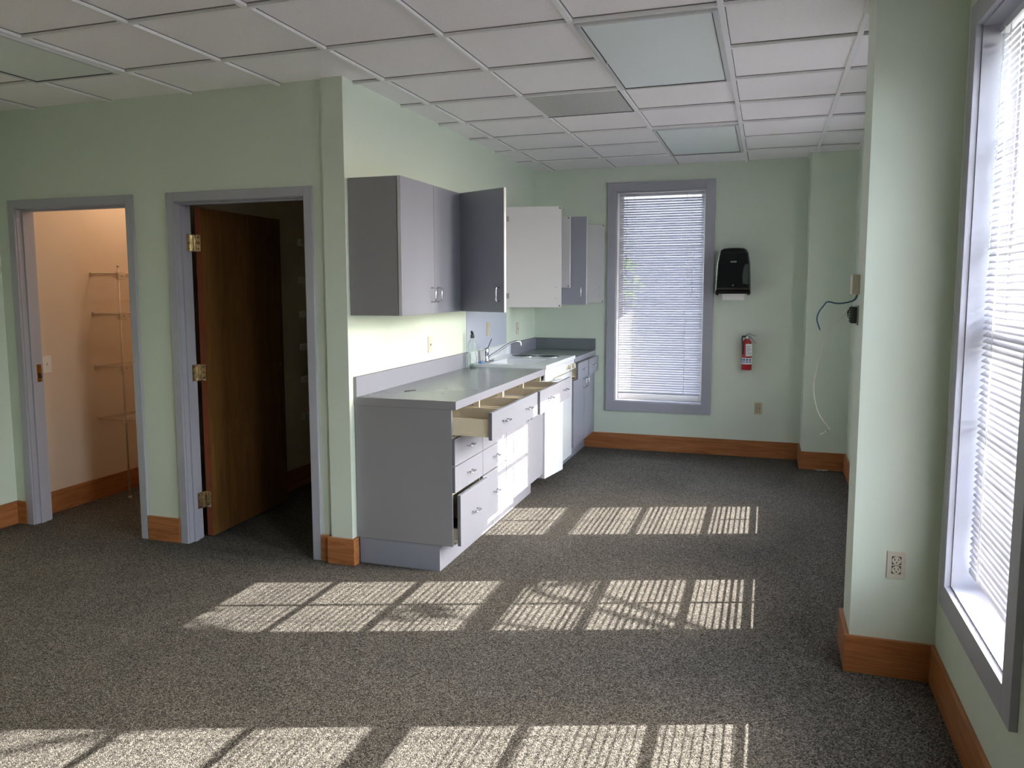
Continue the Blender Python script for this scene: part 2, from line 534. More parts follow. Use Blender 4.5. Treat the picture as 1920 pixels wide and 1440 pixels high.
baseboard('baseboard_closet', [(-2.60, -2.60 + BT, YC, 2.6), (-1.33, -1.33 + BT, YC, 2.6), (-2.60 + BT, -1.43, 2.6 - BT, 2.6), (-1.33 + BT, -PW, 2.6 - BT, 2.6)])

# door casings and jambs
def doorway(name, x0, x1):
    t = struct(name, ((x0 + x1) / 2, DW, 0))
    b = MB(); cw, ct = .058, .017
    y0, y1 = DW - ct, DW
    zt = DH + .06
    b.box(x0 - cw, x0 - .004, y0, y1, 0, zt, 'trim', .003)
    b.box(x1 + .004, x1 + cw, y0, y1, 0, zt, 'trim', .003)
    b.box(x0 - .004, x1 + .004, y0, y1, DH + .004, zt, 'trim', .003)
    b.build('casing', t)
    b = MB()
    b.box(x0 - .02, x0, DW - .002, YC + .002, 0, DH + .02, 'trim', .001)
    b.box(x1, x1 + .02, DW - .002, YC + .002, 0, DH + .02, 'trim', .001)
    b.box(x0, x1, DW - .002, YC + .002, DH, DH + .02, 'trim', .001)
    # stop
    s0, s1 = DW + .035, DW + .07
    b.box(x0, x0 + .011, s0, s1, 0, DH - .011, 'trim', .002)
    b.box(x1 - .011, x1, s0, s1, 0, DH - .011, 'trim', .002)
    b.box(x0, x1, s0, s1, DH - .011, DH, 'trim', .002)
    b.build('jamb', t)
    # closet-side casing
    b = MB()
    b.box(x0 - cw, x0 - .004, YC, YC + ct, 0, zt, 'trim', .003)
    b.box(x1 + .004, x1 + cw, YC, YC + ct, 0, zt, 'trim', .003)
    b.box(x0 - .004, x1 + .004, YC, YC + ct, DH + .004, zt, 'trim', .003)
    b.build('inner_casing', t)
    return t
d1 = doorway('door_1', *D1)
b = MB(); b.box(D1[0] - .001, D1[0] + .0025, DW + .078, DW + .112, 0.975, 1.095, 'brass', .001)
b.box(D1[0] + .0015, D1[0] + .0035, DW + .084, DW + .102, 1.0, 1.035, 'dark')
b.tube([(D1[0] + .002, DW + .108, z) for z in (1.0, 1.035, 1.07)], .006, 'brass')
b.build('strike_plate', d1)
d2 = doorway('door_2', *D2)
leafpiv = (-1.163, YC + .028, 0); la = math.radians(2.0)
t = d2
b = MB(); b.box(-1.160, -1.116, YC + .032, YC + .032 + .885, .012, 2.108, 'door', .0015, rotz(la), leafpiv)
b.box(-1.1605, -1.1155, YC + .031, YC + .0335, .012, 2.108, 'doored', 0, rotz(la), leafpiv)
leaf = b.build('door_leaf', t, label='open brown oak veneer door leaf')
b = MB()
for z in (.98, 1.06):
    b.cyl((-1.117, YC + .86, z), (-1.1125, YC + .86, z), .011, 'nickel')
T_ = Matrix.Translation(Vector(leafpiv)) @ rotz(la).to_4x4() @ Matrix.Translation(-Vector(leafpiv))
bmesh.ops.transform(b.bm, matrix=T_, verts=b.bm.verts)
b.build('lock_screw', leaf)
for z in (1.892, 1.078, .252):
    b = MB(); hh = .052
    b.box(D2[0] - .0005, D2[0] + .003, YC - .034, YC + .010, z - hh, z + hh, 'nickel', .001)
    for q in range(5):
        b.cyl((-1.168, YC + .016, z - hh + q * .0208), (-1.168, YC + .016, z - hh + q * .0208 + .0198), .0075, 'nickel', seg=14)
    b.box(-1.168, -1.122, YC + .0275, YC + .0305, z - hh, z + hh, 'nickel', .001)
    b.box(-1.1695, -1.1665, YC + .010, YC + .030, z - hh, z + hh, 'nickel', .0005)
    for dz in (-.035, 0, .035):
        b.cyl((D2[0] + .003, YC - .02, z + dz), (D2[0] + .0042, YC - .02, z + dz), .004, 'dark', seg=10)
        b.cyl((-1.14, YC + .0275, z + dz), (-1.14, YC + .0265, z + dz), .004, 'dark', seg=10)
    b.build('hinge', t)

# ------------------------------------------------------------------ windows
def box_ax(b, ax, a0, a1, n0, n1, z0, z1, k, bev=0.0):
    """a along the wall, n outward from the room face (positive = outside)"""
    if ax == 'y': b.box(RW + n0, RW + n1, a0, a1, z0, z1, k, bev)
    else: b.box(a0, a1, BW + n0, BW + n1, z0, z1, k, bev)

def window(name, ax, a0, a1, cw):
    c = (a0 + a1) / 2
    t = struct(name, (RW, c, WZ0) if ax == 'y' else (c, BW, WZ0))
    b = MB(); ct = .022
    zb, zt = WZ0 - .100, WZ1 + .092
    box_ax(b, ax, a0 - cw, a0 - .006, -ct, 0, zb, zt, 'trim', .002)
    box_ax(b, ax, a1 + .006, a1 + cw, -ct, 0, zb, zt, 'trim', .002)
    box_ax(b, ax, a0 - .006, a1 + .006, -ct, 0, WZ1 + .006, zt, 'trim', .002)
    box_ax(b, ax, a0 - .006, a1 + .006, -ct, 0, zb, WZ0 - .006, 'trim', .002)
    b.build('casing', t)
    b = MB()
    box_ax(b, ax, a0 - .018, a0, 0, WT, WZ0 - .018, WZ1 + .018, 'trim')
    box_ax(b, ax, a1, a1 + .018, 0, WT, WZ0 - .018, WZ1 + .018, 'trim')
    box_ax(b, ax, a0, a1, 0, WT, WZ0 - .018, WZ0, 'trim')
    box_ax(b, ax, a0, a1, 0, WT, WZ1, WZ1 + .018, 'trim')
    b.build('jamb', t)
    # sashes (double hung), mullions inside the sash mesh
    g0, g1 = .125, .165
    st = .045; rz0, rz1 = 1.430, 1.505
    b = MB()
    box_ax(b, ax, a0, a0 + st, g0, g1, WZ0, WZ1, 'whiteplastic', .003)
    box_ax(b, ax, a1 - st, a1, g0, g1, WZ0, WZ1, 'whiteplastic', .003)
    box_ax(b, ax, a0 + st, a1 - st, g0, g1, WZ0, .542, 'whiteplastic', .003)
    box_ax(b, ax, a0 + st, a1 - st, g0, g1, WZ1 - .03, WZ1, 'whiteplastic', .003)
    if ax == 'x': gridded = False
    else: gridded = True
    if gridded: box_ax(b, ax, a0 + st, a1 - st, g0, g1, rz0, rz1, 'whiteplastic', .003)
    if gridded: box_ax(b, ax, c - .009, c + .009, g0 + .014, g1 - .006, .54, WZ1 - .03, 'whiteplastic', .002)
    for z in ((.830, 1.150, 1.815, 2.125) if gridded else ()):
        box_ax(b, ax, a0 + st, a1 - st, g0 + .014, g1 - .006, z - .009, z + .009, 'whiteplastic', .002)
    b.build('sash', t)
    b = MB()
    box_ax(b, ax, a0 + st - .005, a1 - st + .005, g0 + .022, g0 + .026, .537, WZ1 - .025, 'glass')
    b.build('pane', t)
    # portal so that the sky light finds the room
    L = bpy.data.lights.new('window_daylight', 'AREA'); L.shape = 'RECTANGLE'
    L.size = a1 - a0; L.size_y = WZ1 - WZ0; L.cycles.is_portal = True
    lo = bpy.data.objects.new('window_daylight', L); COL.objects.link(lo)
    zc = (WZ0 + WZ1) / 2
    if ax == 'y':
        lo.location = (RW + WT + .01, c, zc); d = Vector((-1, 0, 0))
    else:
        lo.location = (c, BW + WT + .01, zc); d = Vector((0, -1, 0))
    lo.rotation_euler = d.to_track_quat('-Z', 'Y').to_euler()
    return t

for i, c in enumerate(WIN_R):
    window('window_%d' % (i + 1), 'y', c - WH, c + WH, .094)
window('window_5', 'x', BWIN[0], BWIN[1], .092)

def blind(ax, a0, a1, label, zbot, n_c, tilt=math.radians(23), pitch=.0235, wd=.0290, jit=1.0):
    """venetian blind hanging inside the opening; n_c = distance from the wall face outward"""
    c = (a0 + a1) / 2
    t = thing('window_blind', label, 'blind', (RW + n_c, c, zbot) if ax == 'y' else (c, BW + n_c, zbot), 'white venetian window blinds')
    a0 += .017; a1 -= .014
    def P(a, n, z): return (RW + n_c + n, a, z) if ax == 'y' else (a, BW + n_c + n, z)
    b = MB()
    box_ax(b, ax, a0, a1, n_c - .014, n_c + .014, WZ1 - .036, WZ1 - .010, 'slat', .002)
    b.build('headrail', t)
    b = MB()
    box_ax(b, ax, a0 + .004, a1 - .004, n_c - .011, n_c + .011, zbot, zbot + .012, 'slat', .003)
    b.build('bottom_rail', t)
    # slats
    tb = bmesh.new(); z = zbot + .022; top = WZ1 - .045; rng = random.Random(int(a0 * 1000) + 5); ph = rng.uniform(0, 6)
    while z < top:
        tl = tilt + jit * rng.uniform(-.07, .07) + jit * .07 * math.sin(z * 31 + ph) * math.sin(z * 7.3 + 2 * ph)
        dz = rng.uniform(-.0008, .0008); end = rng.uniform(-.0015, .0015)
        prof = []
        for q in range(5):
            u = -1 + q / 2.0                      # -1 = room side
            n_ = u * wd / 2; h = .0022 * (1 - u * u)
            prof.append((n_ * math.cos(tl) - h * math.sin(tl), n_ * math.sin(tl) + h * math.cos(tl)))
        prev = None
        for a, e in ((a0 + end, 0), (a1 + end, rng.uniform(-.0012, .0012))):
            ring = [tb.verts.new(P(a, n_, z + dz + h + e)) for (n_, h) in prof] + \
                   [tb.verts.new(P(a, n_, z + dz + h + e - .0006)) for (n_, h) in reversed(prof)]
            if prev:
                k = len(ring)
                for j in range(k):
                    tb.faces.new((prev[j], prev[(j + 1) % k], ring[(j + 1) % k], ring[j]))
                for rg in (prev, ring):
                    for j in range(4):
                        tb.faces.new((rg[j], rg[j + 1], rg[8 - j], rg[9 - j]))
            prev = ring
        z += pitch
    b = MB(); b.add(tb, 'slat'); b.build('slats', t)
    b = MB()
    for f in (.17, .80):
        a = a0 + f * (a1 - a0)
        for n_ in (-.0142, .0142):
            b.tube([P(a, n_, zbot + .01), P(a, n_, WZ1 - .02)], .0011, 'whitewire', seg=6)
        for n_ in (-.0165,):
            b.tube([P(a + .004, n_, zbot + .01), P(a + .004, n_, WZ1 - .02)], .0008, 'whitewire', seg=6)
    b.build('ladder_cord', t)
    b = MB()
    a = a0 + .085 * (a1 - a0) if ax == 'x' else a1 - .085
    b.tube([P(a, -.020, WZ1 - .03), P(a, -.024, WZ1 - .85)], .0028, 'clearplastic', seg=8)
    b.build('tilt_wand', t)
    b = MB()
    a = a1 - .10 if ax == 'x' else a0 + .07
    b.tube([P(a, -.020, WZ1 - .03), P(a, -.022, WZ1 - 1.0)], .0011, 'whitewire', seg=6)
    b.tube([P(a + .006, -.020, WZ1 - .03), P(a + .006, -.022, WZ1 - 1.02)], .0011, 'whitewire', seg=6)
    b.build('pull_cord', t)
    return t

labs = ['white venetian blind on the right-hand wall just behind the camera',
        'large white venetian blind in the near window at the right edge',
        'white venetian blind hidden behind the near green column',
        'white venetian blind in the right wall nearest the back column']
for i, c in enumerate(WIN_R):
    blind('y', c - WH, c + WH, labs[i], .552, .062, tilt=math.radians(38 if i == 1 else 22))
blind('x', BWIN[0], BWIN[1], 'white venetian blind in the back wall window left of the paper towel dispenser', .552, .062, tilt=math.radians(42), jit=.3)

# ------------------------------------------------------------------ outside
b = MB(); b.box(RW + WT, 60, -50, 60, -.35, -.25, 'outground'); b.box(-40, RW + WT, BW + WT, 60, -.35, -.25, 'outground')
b.build('ground', kind='structure')

b = MB(); b.box(-3.2, RW + WT + .02, BW + WT, BW + WT + 1.2, 2.98, 3.12, 'siding'); b.build('added_shade_eave', kind='structure')  # added overhang, out of view, keeps sky and sun off the back blind
nb = thing('neighbouring_building', 'pale lilac-grey building seen dimly through the back window blind', 'building', (2.0, 11.0, -.25))
b = MB(); b.box(-1.2, 14, 10.0, 16, -.25, 6.2, 'siding'); b.build('walls', nb)
b = MB(); b.box(-1.5, 14.3, 9.7, 16.3, 6.2, 6.5, 'trim'); b.build('roof', nb)
for k_ in range(1):
    b = MB(); x_ = 10.6 + k_ * 3.4
    b.box(x_, x_ + 1.1, 9.96, 10.0, 1.0, 2.6, 'whiteplastic', .01); b.box(x_ + .06, x_ + .52, 9.94, 9.965, 1.06, 2.54, 'smoke'); b.box(x_ + .58, x_ + 1.04, 9.94, 9.965, 1.06, 2.54, 'smoke')
    b.build('window', nb)
def tree(cx, cy, h, clusters, label, seed, n=130, ls=.07):
    rg = random.Random(seed); t = thing('leafy_tree', label, 'tree', (cx, cy, -.25))
    b = MB(); b.tube(smooth_path([(cx, cy, -.25), (cx + .06, cy - .05, h * .35), (cx - .05, cy + .05, h * .7), (cx, cy, h)], 4), [.16 - .012 * q for q in range(13)], 'bark', 10)
    for (x, y, z, r) in clusters:
        b.tube([(cx, cy, min(z - .6, h * .8)), ((x + cx) / 2, (y + cy) / 2, z - .35), (x, y, z)], [.03, .02, .01], 'bark', 6)
    b.build('trunk', t)
    tb = bmesh.new()
    for (x, y, z, r) in clusters:
        for q in range(n):
            while True:
                v = Vector((rg.uniform(-1, 1), rg.uniform(-1, 1), rg.uniform(-1, 1)))
                if v.length < 1: break
            c = Vector((x, y, z)) + v * r; u = Vector((rg.gauss(0, 1), rg.gauss(0, 1), rg.gauss(0, 1))).normalized(); w_ = u.orthogonal().normalized(); s_ = ls * rg.uniform(.6, 1.2)
            tb.faces.new([tb.verts.new(c + u * s_), tb.verts.new(c + w_ * s_ * .5), tb.verts.new(c - u * s_), tb.verts.new(c - w_ * s_ * .5)])
    b = MB(); b.add(tb, 'leaf'); o = b.build('foliage', t); o['kind'] = 'stuff'
    return t
cl = []
rg = random.Random(11)
cl += [(10.28, 2.88, 7.70, .34), (10.7, 1.95, 7.72, .30), (10.5, 1.35, 7.9, .22), (10.9, 2.5, 8.15, .3), (10.65, 3.42, 6.62, .13), (10.05, 2.78, 6.60, .12), (10.9, 4.2, 7.2, .16)]
for k_ in range(9):
    cl.append((10.6 + rg.uniform(-1.0, 1.0), 2.9 + rg.uniform(-1.4, 1.4), 9.4 + rg.uniform(-.4, .8), rg.uniform(.4, .7)))
tree(11.0, 2.42, 7.4, cl, 'loose leafy tree outside the right-hand windows', 5, 38)
cl = [(-.6 + rg.uniform(-.9, .6), 7.4 + rg.uniform(-.7, .7), 1.1 + rg.uniform(-.8, .9), .5) for k_ in range(9)]
tree(-.7, 7.5, 2.0, cl, 'small green tree outside at the left edge of the back window', 6, 160)

# ------------------------------------------------------------------ kitchen: base cabinets
def pull(b, x, y, z, length=.075, vertical=False, out=.028, ax='x', sgn=1, r=.0042):
    """chrome wire pull standing off a face at x (facing +x)"""
    h = length / 2; c = .006
    if vertical: pts = [(x, y, z - h), (x + out - c, y, z - h), (x + out, y, z - h + c), (x + out, y, z + h - c), (x + out - c, y, z + h), (x, y, z + h)]
    else: pts = [(x, y - h, z), (x + out - c, y - h, z), (x + out, y - h + c, z), (x + out, y + h - c, z), (x + out - c, y + h, z), (x, y + h, z)]
    b.tube(pts, r, 'chrome', seg=10)
    return b

def drawer(parent, y0, y1, z0, z1, xf, label=None, box=True, bx=.44, boxh=None):
    """front whose outer face is at xf; box runs back from it"""
    ft = .019
    b = MB(); b.box(xf - ft, xf, y0, y1, z0, z1, 'lam', .0012)
    b.box(xf - ft - .0005, xf - .003, y0 - .0006, y0 + .001, z0 + .001, z1 - .001, 'edge')
    d = b.build('drawer', parent, **({'label': label} if label else {}))
    if box:
        b = MB(); t_ = .012; u0, u1 = y0 + .015, y1 - .028; a, e = z0 + .02, z1 - .04
        if boxh: e = a + boxh
        xb = xf - ft - bx; xr = xf - ft
        b.box(xb, xr, u0, u0 + t_, a, e, 'cream', .0015); b.box(xb, xr, u1 - t_, u1, a, e, 'cream', .0015)
        b.box(xb, xb + t_, u0 + t_, u1 - t_, a, e, 'cream', .0015); b.box(xr - t_, xr, u0 + t_, u1 - t_, a, e, 'cream', .0015)
        b.box(xb + t_, xr - t_, u0 + t_, u1 - t_, a + .006, a + .012, 'drawerbottom')
        b.box(xb, xr, u0 - .006, u0, a - .004, a + .014, 'cream'); b.box(xb, xr, u1, u1 + .006, a - .004, a + .014, 'cream')
        b.build('drawer_box', d)
    b = MB(); pull(b, xf, (y0 + y1) / 2, (z0 + z1) / 2 + .005)
    b.build('handle', d, label='chrome wire pull')
    return d

CF = 0.605        # carcass front
XF = 0.625        # closed front face
CB = 0.9366       # carcass top
TK = 0.155        # toe kick height
def carcass(parent, y0, y1, rows, splits, left_panel=True, CB=CB):
    """side panels, back, bottom, inner stiles; rows = z of horizontal rails, splits = y of inner partitions"""
    b = MB(); t_ = .016
    b.box(.004, CF, y0, y0 + t_, TK, CB, 'lamdark' if left_panel else 'cream', .001)
    b.box(CF, CF + .0015, y0, y0 + t_, TK, CB, 'lam')
    b.box(.004, CF, y1 - t_, y1, TK, CB, 'cream', .001)
    b.box(.004, .012, y0 + t_, y1 - t_, TK, CB, 'cream')
    b.box(.012, CF, y0 + t_, y1 - t_, TK, TK + t_, 'cream')
    for s in splits: b.box(.012, CF, s - t_ / 2, s + t_ / 2, TK + t_, CB, 'cream', .001)
    for z in rows: b.box(.54, CF, y0 + t_, y1 - t_, z - .010, z + .006, 'cream')
    b.build('carcass', parent)
    b = MB()
    for s in [y0 + t_] + [q for q in splits] + [y1 - t_]:
        for z, lo in ((.815, 1),):
            b.box(.10, CF - .006, s - .011, s + .011, z, z + .028, 'whiteplastic', .001)
            for k_ in range(3): b.cyl((CF - .04 - .03 * k_, s - .0115, .90), (CF - .04 - .03 * k_, s - .0105, .90), .0035, 'dark', seg=8)
        b.build('drawer_slide', parent); b = MB()
    b.bm.free()
    b = MB(); b.box(.016, .5255, y0 + .006, y1, 0.0, TK, 'lam', .0015)
    b.build('toe_kick', parent)

YA0, YA1, YB1 = .052, .965, 1.872
cabA = thing('base_cabinet', 'grey laminate base cabinet beside the green wall end, with four rows of drawers', 'cabinet', (.3, .5, 0))
carcass(cabA, YA0, YA1, [.775, .615, .46], [.508])
XP = .845
drawer(cabA, YA0 + .003, .505, .777, .930, XP, 'drawer pulled far out')
drawer(cabA, .509, .962, .777, .930, XP - .003, 'drawer pulled far out')
for (y0, y1) in ((YA0 + .003, .505), (.509, .962)):
    drawer(cabA, y0, y1, .619, .772, XF, box=False)
    drawer(cabA, y0, y1, .464, .614, XF, box=False)
drawer(cabA, YA0 + .008, .5055, .160, .454, XF + .030, 'deep drawer slightly ajar', boxh=.075)
drawer(cabA, .509, .962, .160, .456, XF, box=False)

cabB = thing('base_cabinet', 'grey laminate base cabinet left of the white kitchenette, two doors under two open drawers', 'cabinet', (.3, 1.4, 0))
carcass(cabB, YA1, YB1, [.775], [1.418], left_panel=False)
drawer(cabB, .985, 1.452, .777, .930, XP + .008, 'drawer pulled far out')
drawer(cabB, 1.468, 1.905 - .03, .777, .930, XP, 'drawer pulled far out')
def cab_door(parent, y0, y1, z0, z1, xf, hy, hz, hl=.085):
    b = MB(); b.box(xf - .019, xf, y0, y1, z0, z1, 'lam', .0012)
    d = b.build('door', parent)
    b = MB(); pull(b, xf, hy, hz, hl, True, .030)
    b.build('handle', d, label='chrome wire pull')
    return d
cab_door(cabB, .968, 1.4165, .160, .772, XF, 1.375, .70)
cab_door(cabB, 1.4195, YB1 - .003, .160, .772, XF, 1.46, .70)

YK0, YK1 = 1.872, 2.835
YD0 = 2.882
cabC = thing('base_cabinet', 'grey laminate base cabinet in the back corner with two ajar drawers and two doors', 'cabinet', (.3, 3.3, 0))
carcass(cabC, YD0, BW - .006, [.78], [3.33], left_panel=False, CB=.9355)
drawer(cabC, YD0 + .002, 3.295, .787, .932, .667, 'drawer slightly ajar', bx=.4)
drawer(cabC, 3.315, BW - .03, .787, .932, .669, 'drawer slightly ajar', bx=.4)
cab_door(cabC, YD0 + .002, 3.319, .165, .775, XF, 3.272, .71)
cab_door(cabC, 3.323, BW - .008, .165, .775, XF, 3.375, .71)

# countertops
def countertop(y0, y1, label, back_end=False):
    t = thing('countertop', label, 'countertop', (.3, (y0 + y1) / 2, CB))
    b = MB(); b.box(.003, .6335, y0, y1, CH - .048, CH, 'counter', .002)
    b.box(.6325, .6345, y0 + .001, y1 - .001, CH - .047, CH - .001, 'counteredge')
    b.box(.004, .6335, y0 - .0012, y0 + .0005, CH - .047, CH - .001, 'lamdark')
    b.build('worktop', t)
    b = MB(); b.box(.001, .020, y0, y1, CH - .045, 1.100, 'counteredge', .0015)
    b.box(.001, .0205, y0, y1, 1.0985, 1.1002, 'edge')
    b.box(.001, .0200, y0 - .001, y0 + .0005, CH, 1.099, 'lamdark')
    if back_end:
        b.box(.020, .6335, y1 - .020, y1, CH, 1.100, 'counter', .0015)
    b.build('backsplash', t)
    return t
countertop(.050, 1.868, 'long grey laminate countertop with backsplash over the open drawers')
countertop(YD0, BW - .002, 'short grey countertop with backsplash in the back corner past the burners', True)
b = MB(); b.tube([(.180, .348, CH + .0022), (.215, .430, CH + .0022)], .0022, 'dark', seg=6)
tagd(b.build('pencil_stub', base=(.2, .39, CH)), 'short thin dark stick lying on the near grey countertop', 'stick')

# kitchenette unit: enamel top with sink, burners, refrigerator below
kt = thing('kitchenette_unit', 'white enamel compact kitchen unit with sink, two burner wells and a small refrigerator', 'kitchenette', (.3, 2.35, 0))
ZT = 1.008
sx0, sx1, sy0, sy1 = .155, .515, 1.965, 2.395
bwell = ((.225, 2.665), (.455, 2.665))
b = MB()
# top built as strips round the basin and a plate with the wells set in
y_a = YK0 - .003
b.box(.022, sx0, y_a, sy1, ZT - .028, ZT, 'white'); b.box(sx1, .640, y_a, sy1, ZT - .028, ZT, 'white')
b.box(sx0, sx1, y_a, sy0, ZT - .028, ZT, 'white')
b.box(.022, .640, sy1, YK1, ZT - .028, ZT, 'white')
b.box(.022, .640, y_a, YK1, ZT - .001, ZT + .0015, 'white') if False else None
b.box(.640, .650, y_a, YK1, ZT - .030, ZT + .002, 'white', .003)
b.build('enamel_top', kt)
b = MB(); d_ = .14; t_ = .004
b.box(sx0, sx0 + t_, sy0, sy1, ZT - d_, ZT - .002, 'white'); b.box(sx1 - t_, sx1, sy0, sy1, ZT - d_, ZT - .002, 'white')
b.box(sx0, sx1, sy0, sy0 + t_, ZT - d_, ZT - .002, 'white'); b.box(sx0, sx1, sy1 - t_, sy1, ZT - d_, ZT - .002, 'white')
b.box(sx0, sx1, sy0, sy1, ZT - d_ - t_, ZT - d_, 'white')
b.cyl((.335, 2.18, ZT - d_), (.335, 2.18, ZT - d_ + .004), .04, 'steel')
b.build('sink_basin', kt)
b = MB()
b.box(.024, .030, YK0, YK1, ZT, 1.098, 'white', .002)
b.box(.022, .048, YK1 - .006, YK1, ZT - .03, 1.100, 'white', .002)
b.build('splash_guard', kt)
for (bx_, by_) in bwell:
    b = MB()
    b.lathe(bx_, by_, [(.110, 0.0), (.112, .004), (.106, .0065), (.094, .004), (.092, .002)], 'chrome', 40, z0=ZT)
    b.lathe(bx_, by_, [(.092, .0025), (.05, .0012), (0, .001)], 'burner', 40, z0=ZT)
    w_ = b.build('burner_well', kt, label='empty dark burner well with chrome ring')
b = MB()
b.box(.625, .6395, YK0 + .002, YK1 - .002, .890, ZT - .026, 'white', .002)
for k_ in range(7):
    b.box(.6393, .6400, 2.50 + k_ * .045, 2.53 + k_ * .045, ZT - .046, ZT - .043, 'edge')
b.box(.6393, .6398, YK0 + .01, YK1 - .01, ZT - .036, ZT - .0345, 'edge')
b.build('front_panel', kt)
for y in (2.565, 2.700):
    b = MB()
    b.cyl((.6395, y, .932), (.652, y, .932), .026, 'whiteplastic', .024, 24)
    b.cyl((.652, y, .932), (.676, y, .932), .020, 'beige', .017, 24)
    b.box(.652, .684, y - .006, y + .006, .912, .952, 'whiteplastic', .002)
    b.build('knob', kt)
b = MB()
b.box(.03, .60, YK0 + .004, 2.245, .12, .885, 'white', .003)
b.build('refrigerator_body', kt)
b = MB(); fp = (.603, YK0 + .008, 0)
b.box(.603, .640, YK0 + .008, YK0 + .375, .118, .868, 'white', .006, rotz(-math.radians(8.4)), fp)
rd = b.build('refrigerator_door', kt, label='white refrigerator door slightly ajar')
b = MB()
b.box(.601, .621, 2.252, YK1 - .004, .118, .868, 'white', .0015)
b.box(.03, .600, 2.248, YK1 - .004, .118, .885, 'cream', .0015)
b.build('side_door', kt)
b = MB()
b.box(.05, .44, YK0 + .02, YK1 - .02, .0, .118, 'dark')
b.build('recessed_plinth', kt)
# faucet
FX, FY = .092, 2.05
b = MB()
b.box(FX - .026, FX + .026, FY - .115, FY + .13, ZT, ZT + .012, 'chrome', .005)
b.lathe(FX, FY, [(.030, .012), (.028, .022), (.0235, .03), (.0235, .062), (.026, .066), (.026, .104), (.022, .112), (.0, .114)], 'chrome', 28, z0=ZT)
fa = b.build('faucet', kt, label='chrome single-lever faucet')
b = MB()
b.tube(smooth_path([(FX + .018, FY + .01, ZT + .040), (FX + .07, FY + .05, ZT + .075), (FX + .15, FY + .105, ZT + .135), (FX + .20, FY + .135, ZT + .158), (FX + .232, FY + .158, ZT + .160), (FX + .242, FY + .165, ZT + .145), (FX + .243, FY + .166, ZT + .125)], 6), .0098, 'chrome', 12)
b.build('spout', fa)
b = MB()
b.tube(smooth_path([(FX, FY, ZT + .108), (FX + .008, FY + .03, ZT + .118), (FX + .012, FY + .06, ZT + .150), (FX + .016, FY + .09, ZT + .180)], 5), .0055, 'chrome', 10)
b.build('lever', fa)

# splash panel on the wall above the sink, and the bottle
b = MB(); b.box(.0005, .004, 1.848, 2.845, 1.101, 1.600, 'splash', .0008)
tagd(b.build('wall_splash_panel', base=(.002, 2.34, 1.10)), 'flat pale lavender laminate panel on the wall above the sink', 'wall panel')
bx0, by0 = .070, 1.800
bt = thing('spray_bottle', 'clear plastic squeeze bottle with black cap beside the chrome faucet', 'bottle', (bx0, by0, CH))
b = MB()
b.lathe(bx0, by0, [(0, .001), (.031, .001), (.035, .006), (.035, .075), (.029, .105), (.030, .12), (.036, .15), (.036, .185), (.028, .21), (.015, .228), (.013, .238)], 'clearplastic', 26, z0=CH)
b.build('bottle_body', bt)
b = MB(); b.lathe(bx0, by0, [(0, .003), (.030, .003), (.031, .022), (0, .023)], 'liquid', 26, z0=CH)
b.build('liquid', bt)
b = MB()
b.lathe(bx0, by0, [(.0135, .232), (.016, .234), (.016, .252), (.011, .262), (.0, .263)], 'smoke', 22, z0=CH)
b.tube([(bx0, by0, CH + .258), (bx0 + .001, by0 - .006, CH + .274), (bx0 + .002, by0 - .026, CH + .284)], [.010, .011, .008], 'black', 10)
b.build('cap', bt)
b = MB(); b.lathe(.055, 1.735, [(0, .001), (.017, .001), (.018, .01), (.018, .095), (.014, .11), (0, .112)], 'clearplastic', 20, z0=CH)
sb = None
t2 = tagd(b.build('small_bottle', base=(.055, 1.735, CH)), 'small slim clear vial standing against the backsplash next to the squeeze bottle', 'bottle')
b = MB(); b.box(.080, .115, 1.895, 1.945, ZT + .0005, ZT + .018, 'sponge', .008)
tagd(b.build('dish_sponge', base=(.11, 1.93, ZT)), 'small blue sponge on the sink rim between bottle and faucet', 'sponge')

# ------------------------------------------------------------------ upper cabinets
UZ0, UZ1 = 1.455, 2.222
UD = .300
def upper_case(parent, y0, y1, z0=UZ0, z1=UZ1, side='lamdark'):
    b = MB(); t_ = .016
    b.box(.002, UD, y0, y0 + t_, z0, z1, side, .001); b.box(.002, UD, y1 - t_, y1, z0, z1, side, .001)
    b.box(.002, UD, y0 + t_, y1 - t_, z0, z0 + t_, 'doorin', .001); b.box(.002, UD, y0 + t_, y1 - t_, z1 - t_, z1, 'doorin', .001)
    b.box(.002, .008, y0 + t_, y1 - t_, z0 + t_, z1 - t_, 'doorin')
    b.build('carcass', parent)
    b = MB()
    b.box(.008, UD - .02, y0 + t_, y1 - t_, (z0 + z1) / 2 - .008, (z0 + z1) / 2 + .008, 'doorin')
    b.build('shelf', parent)

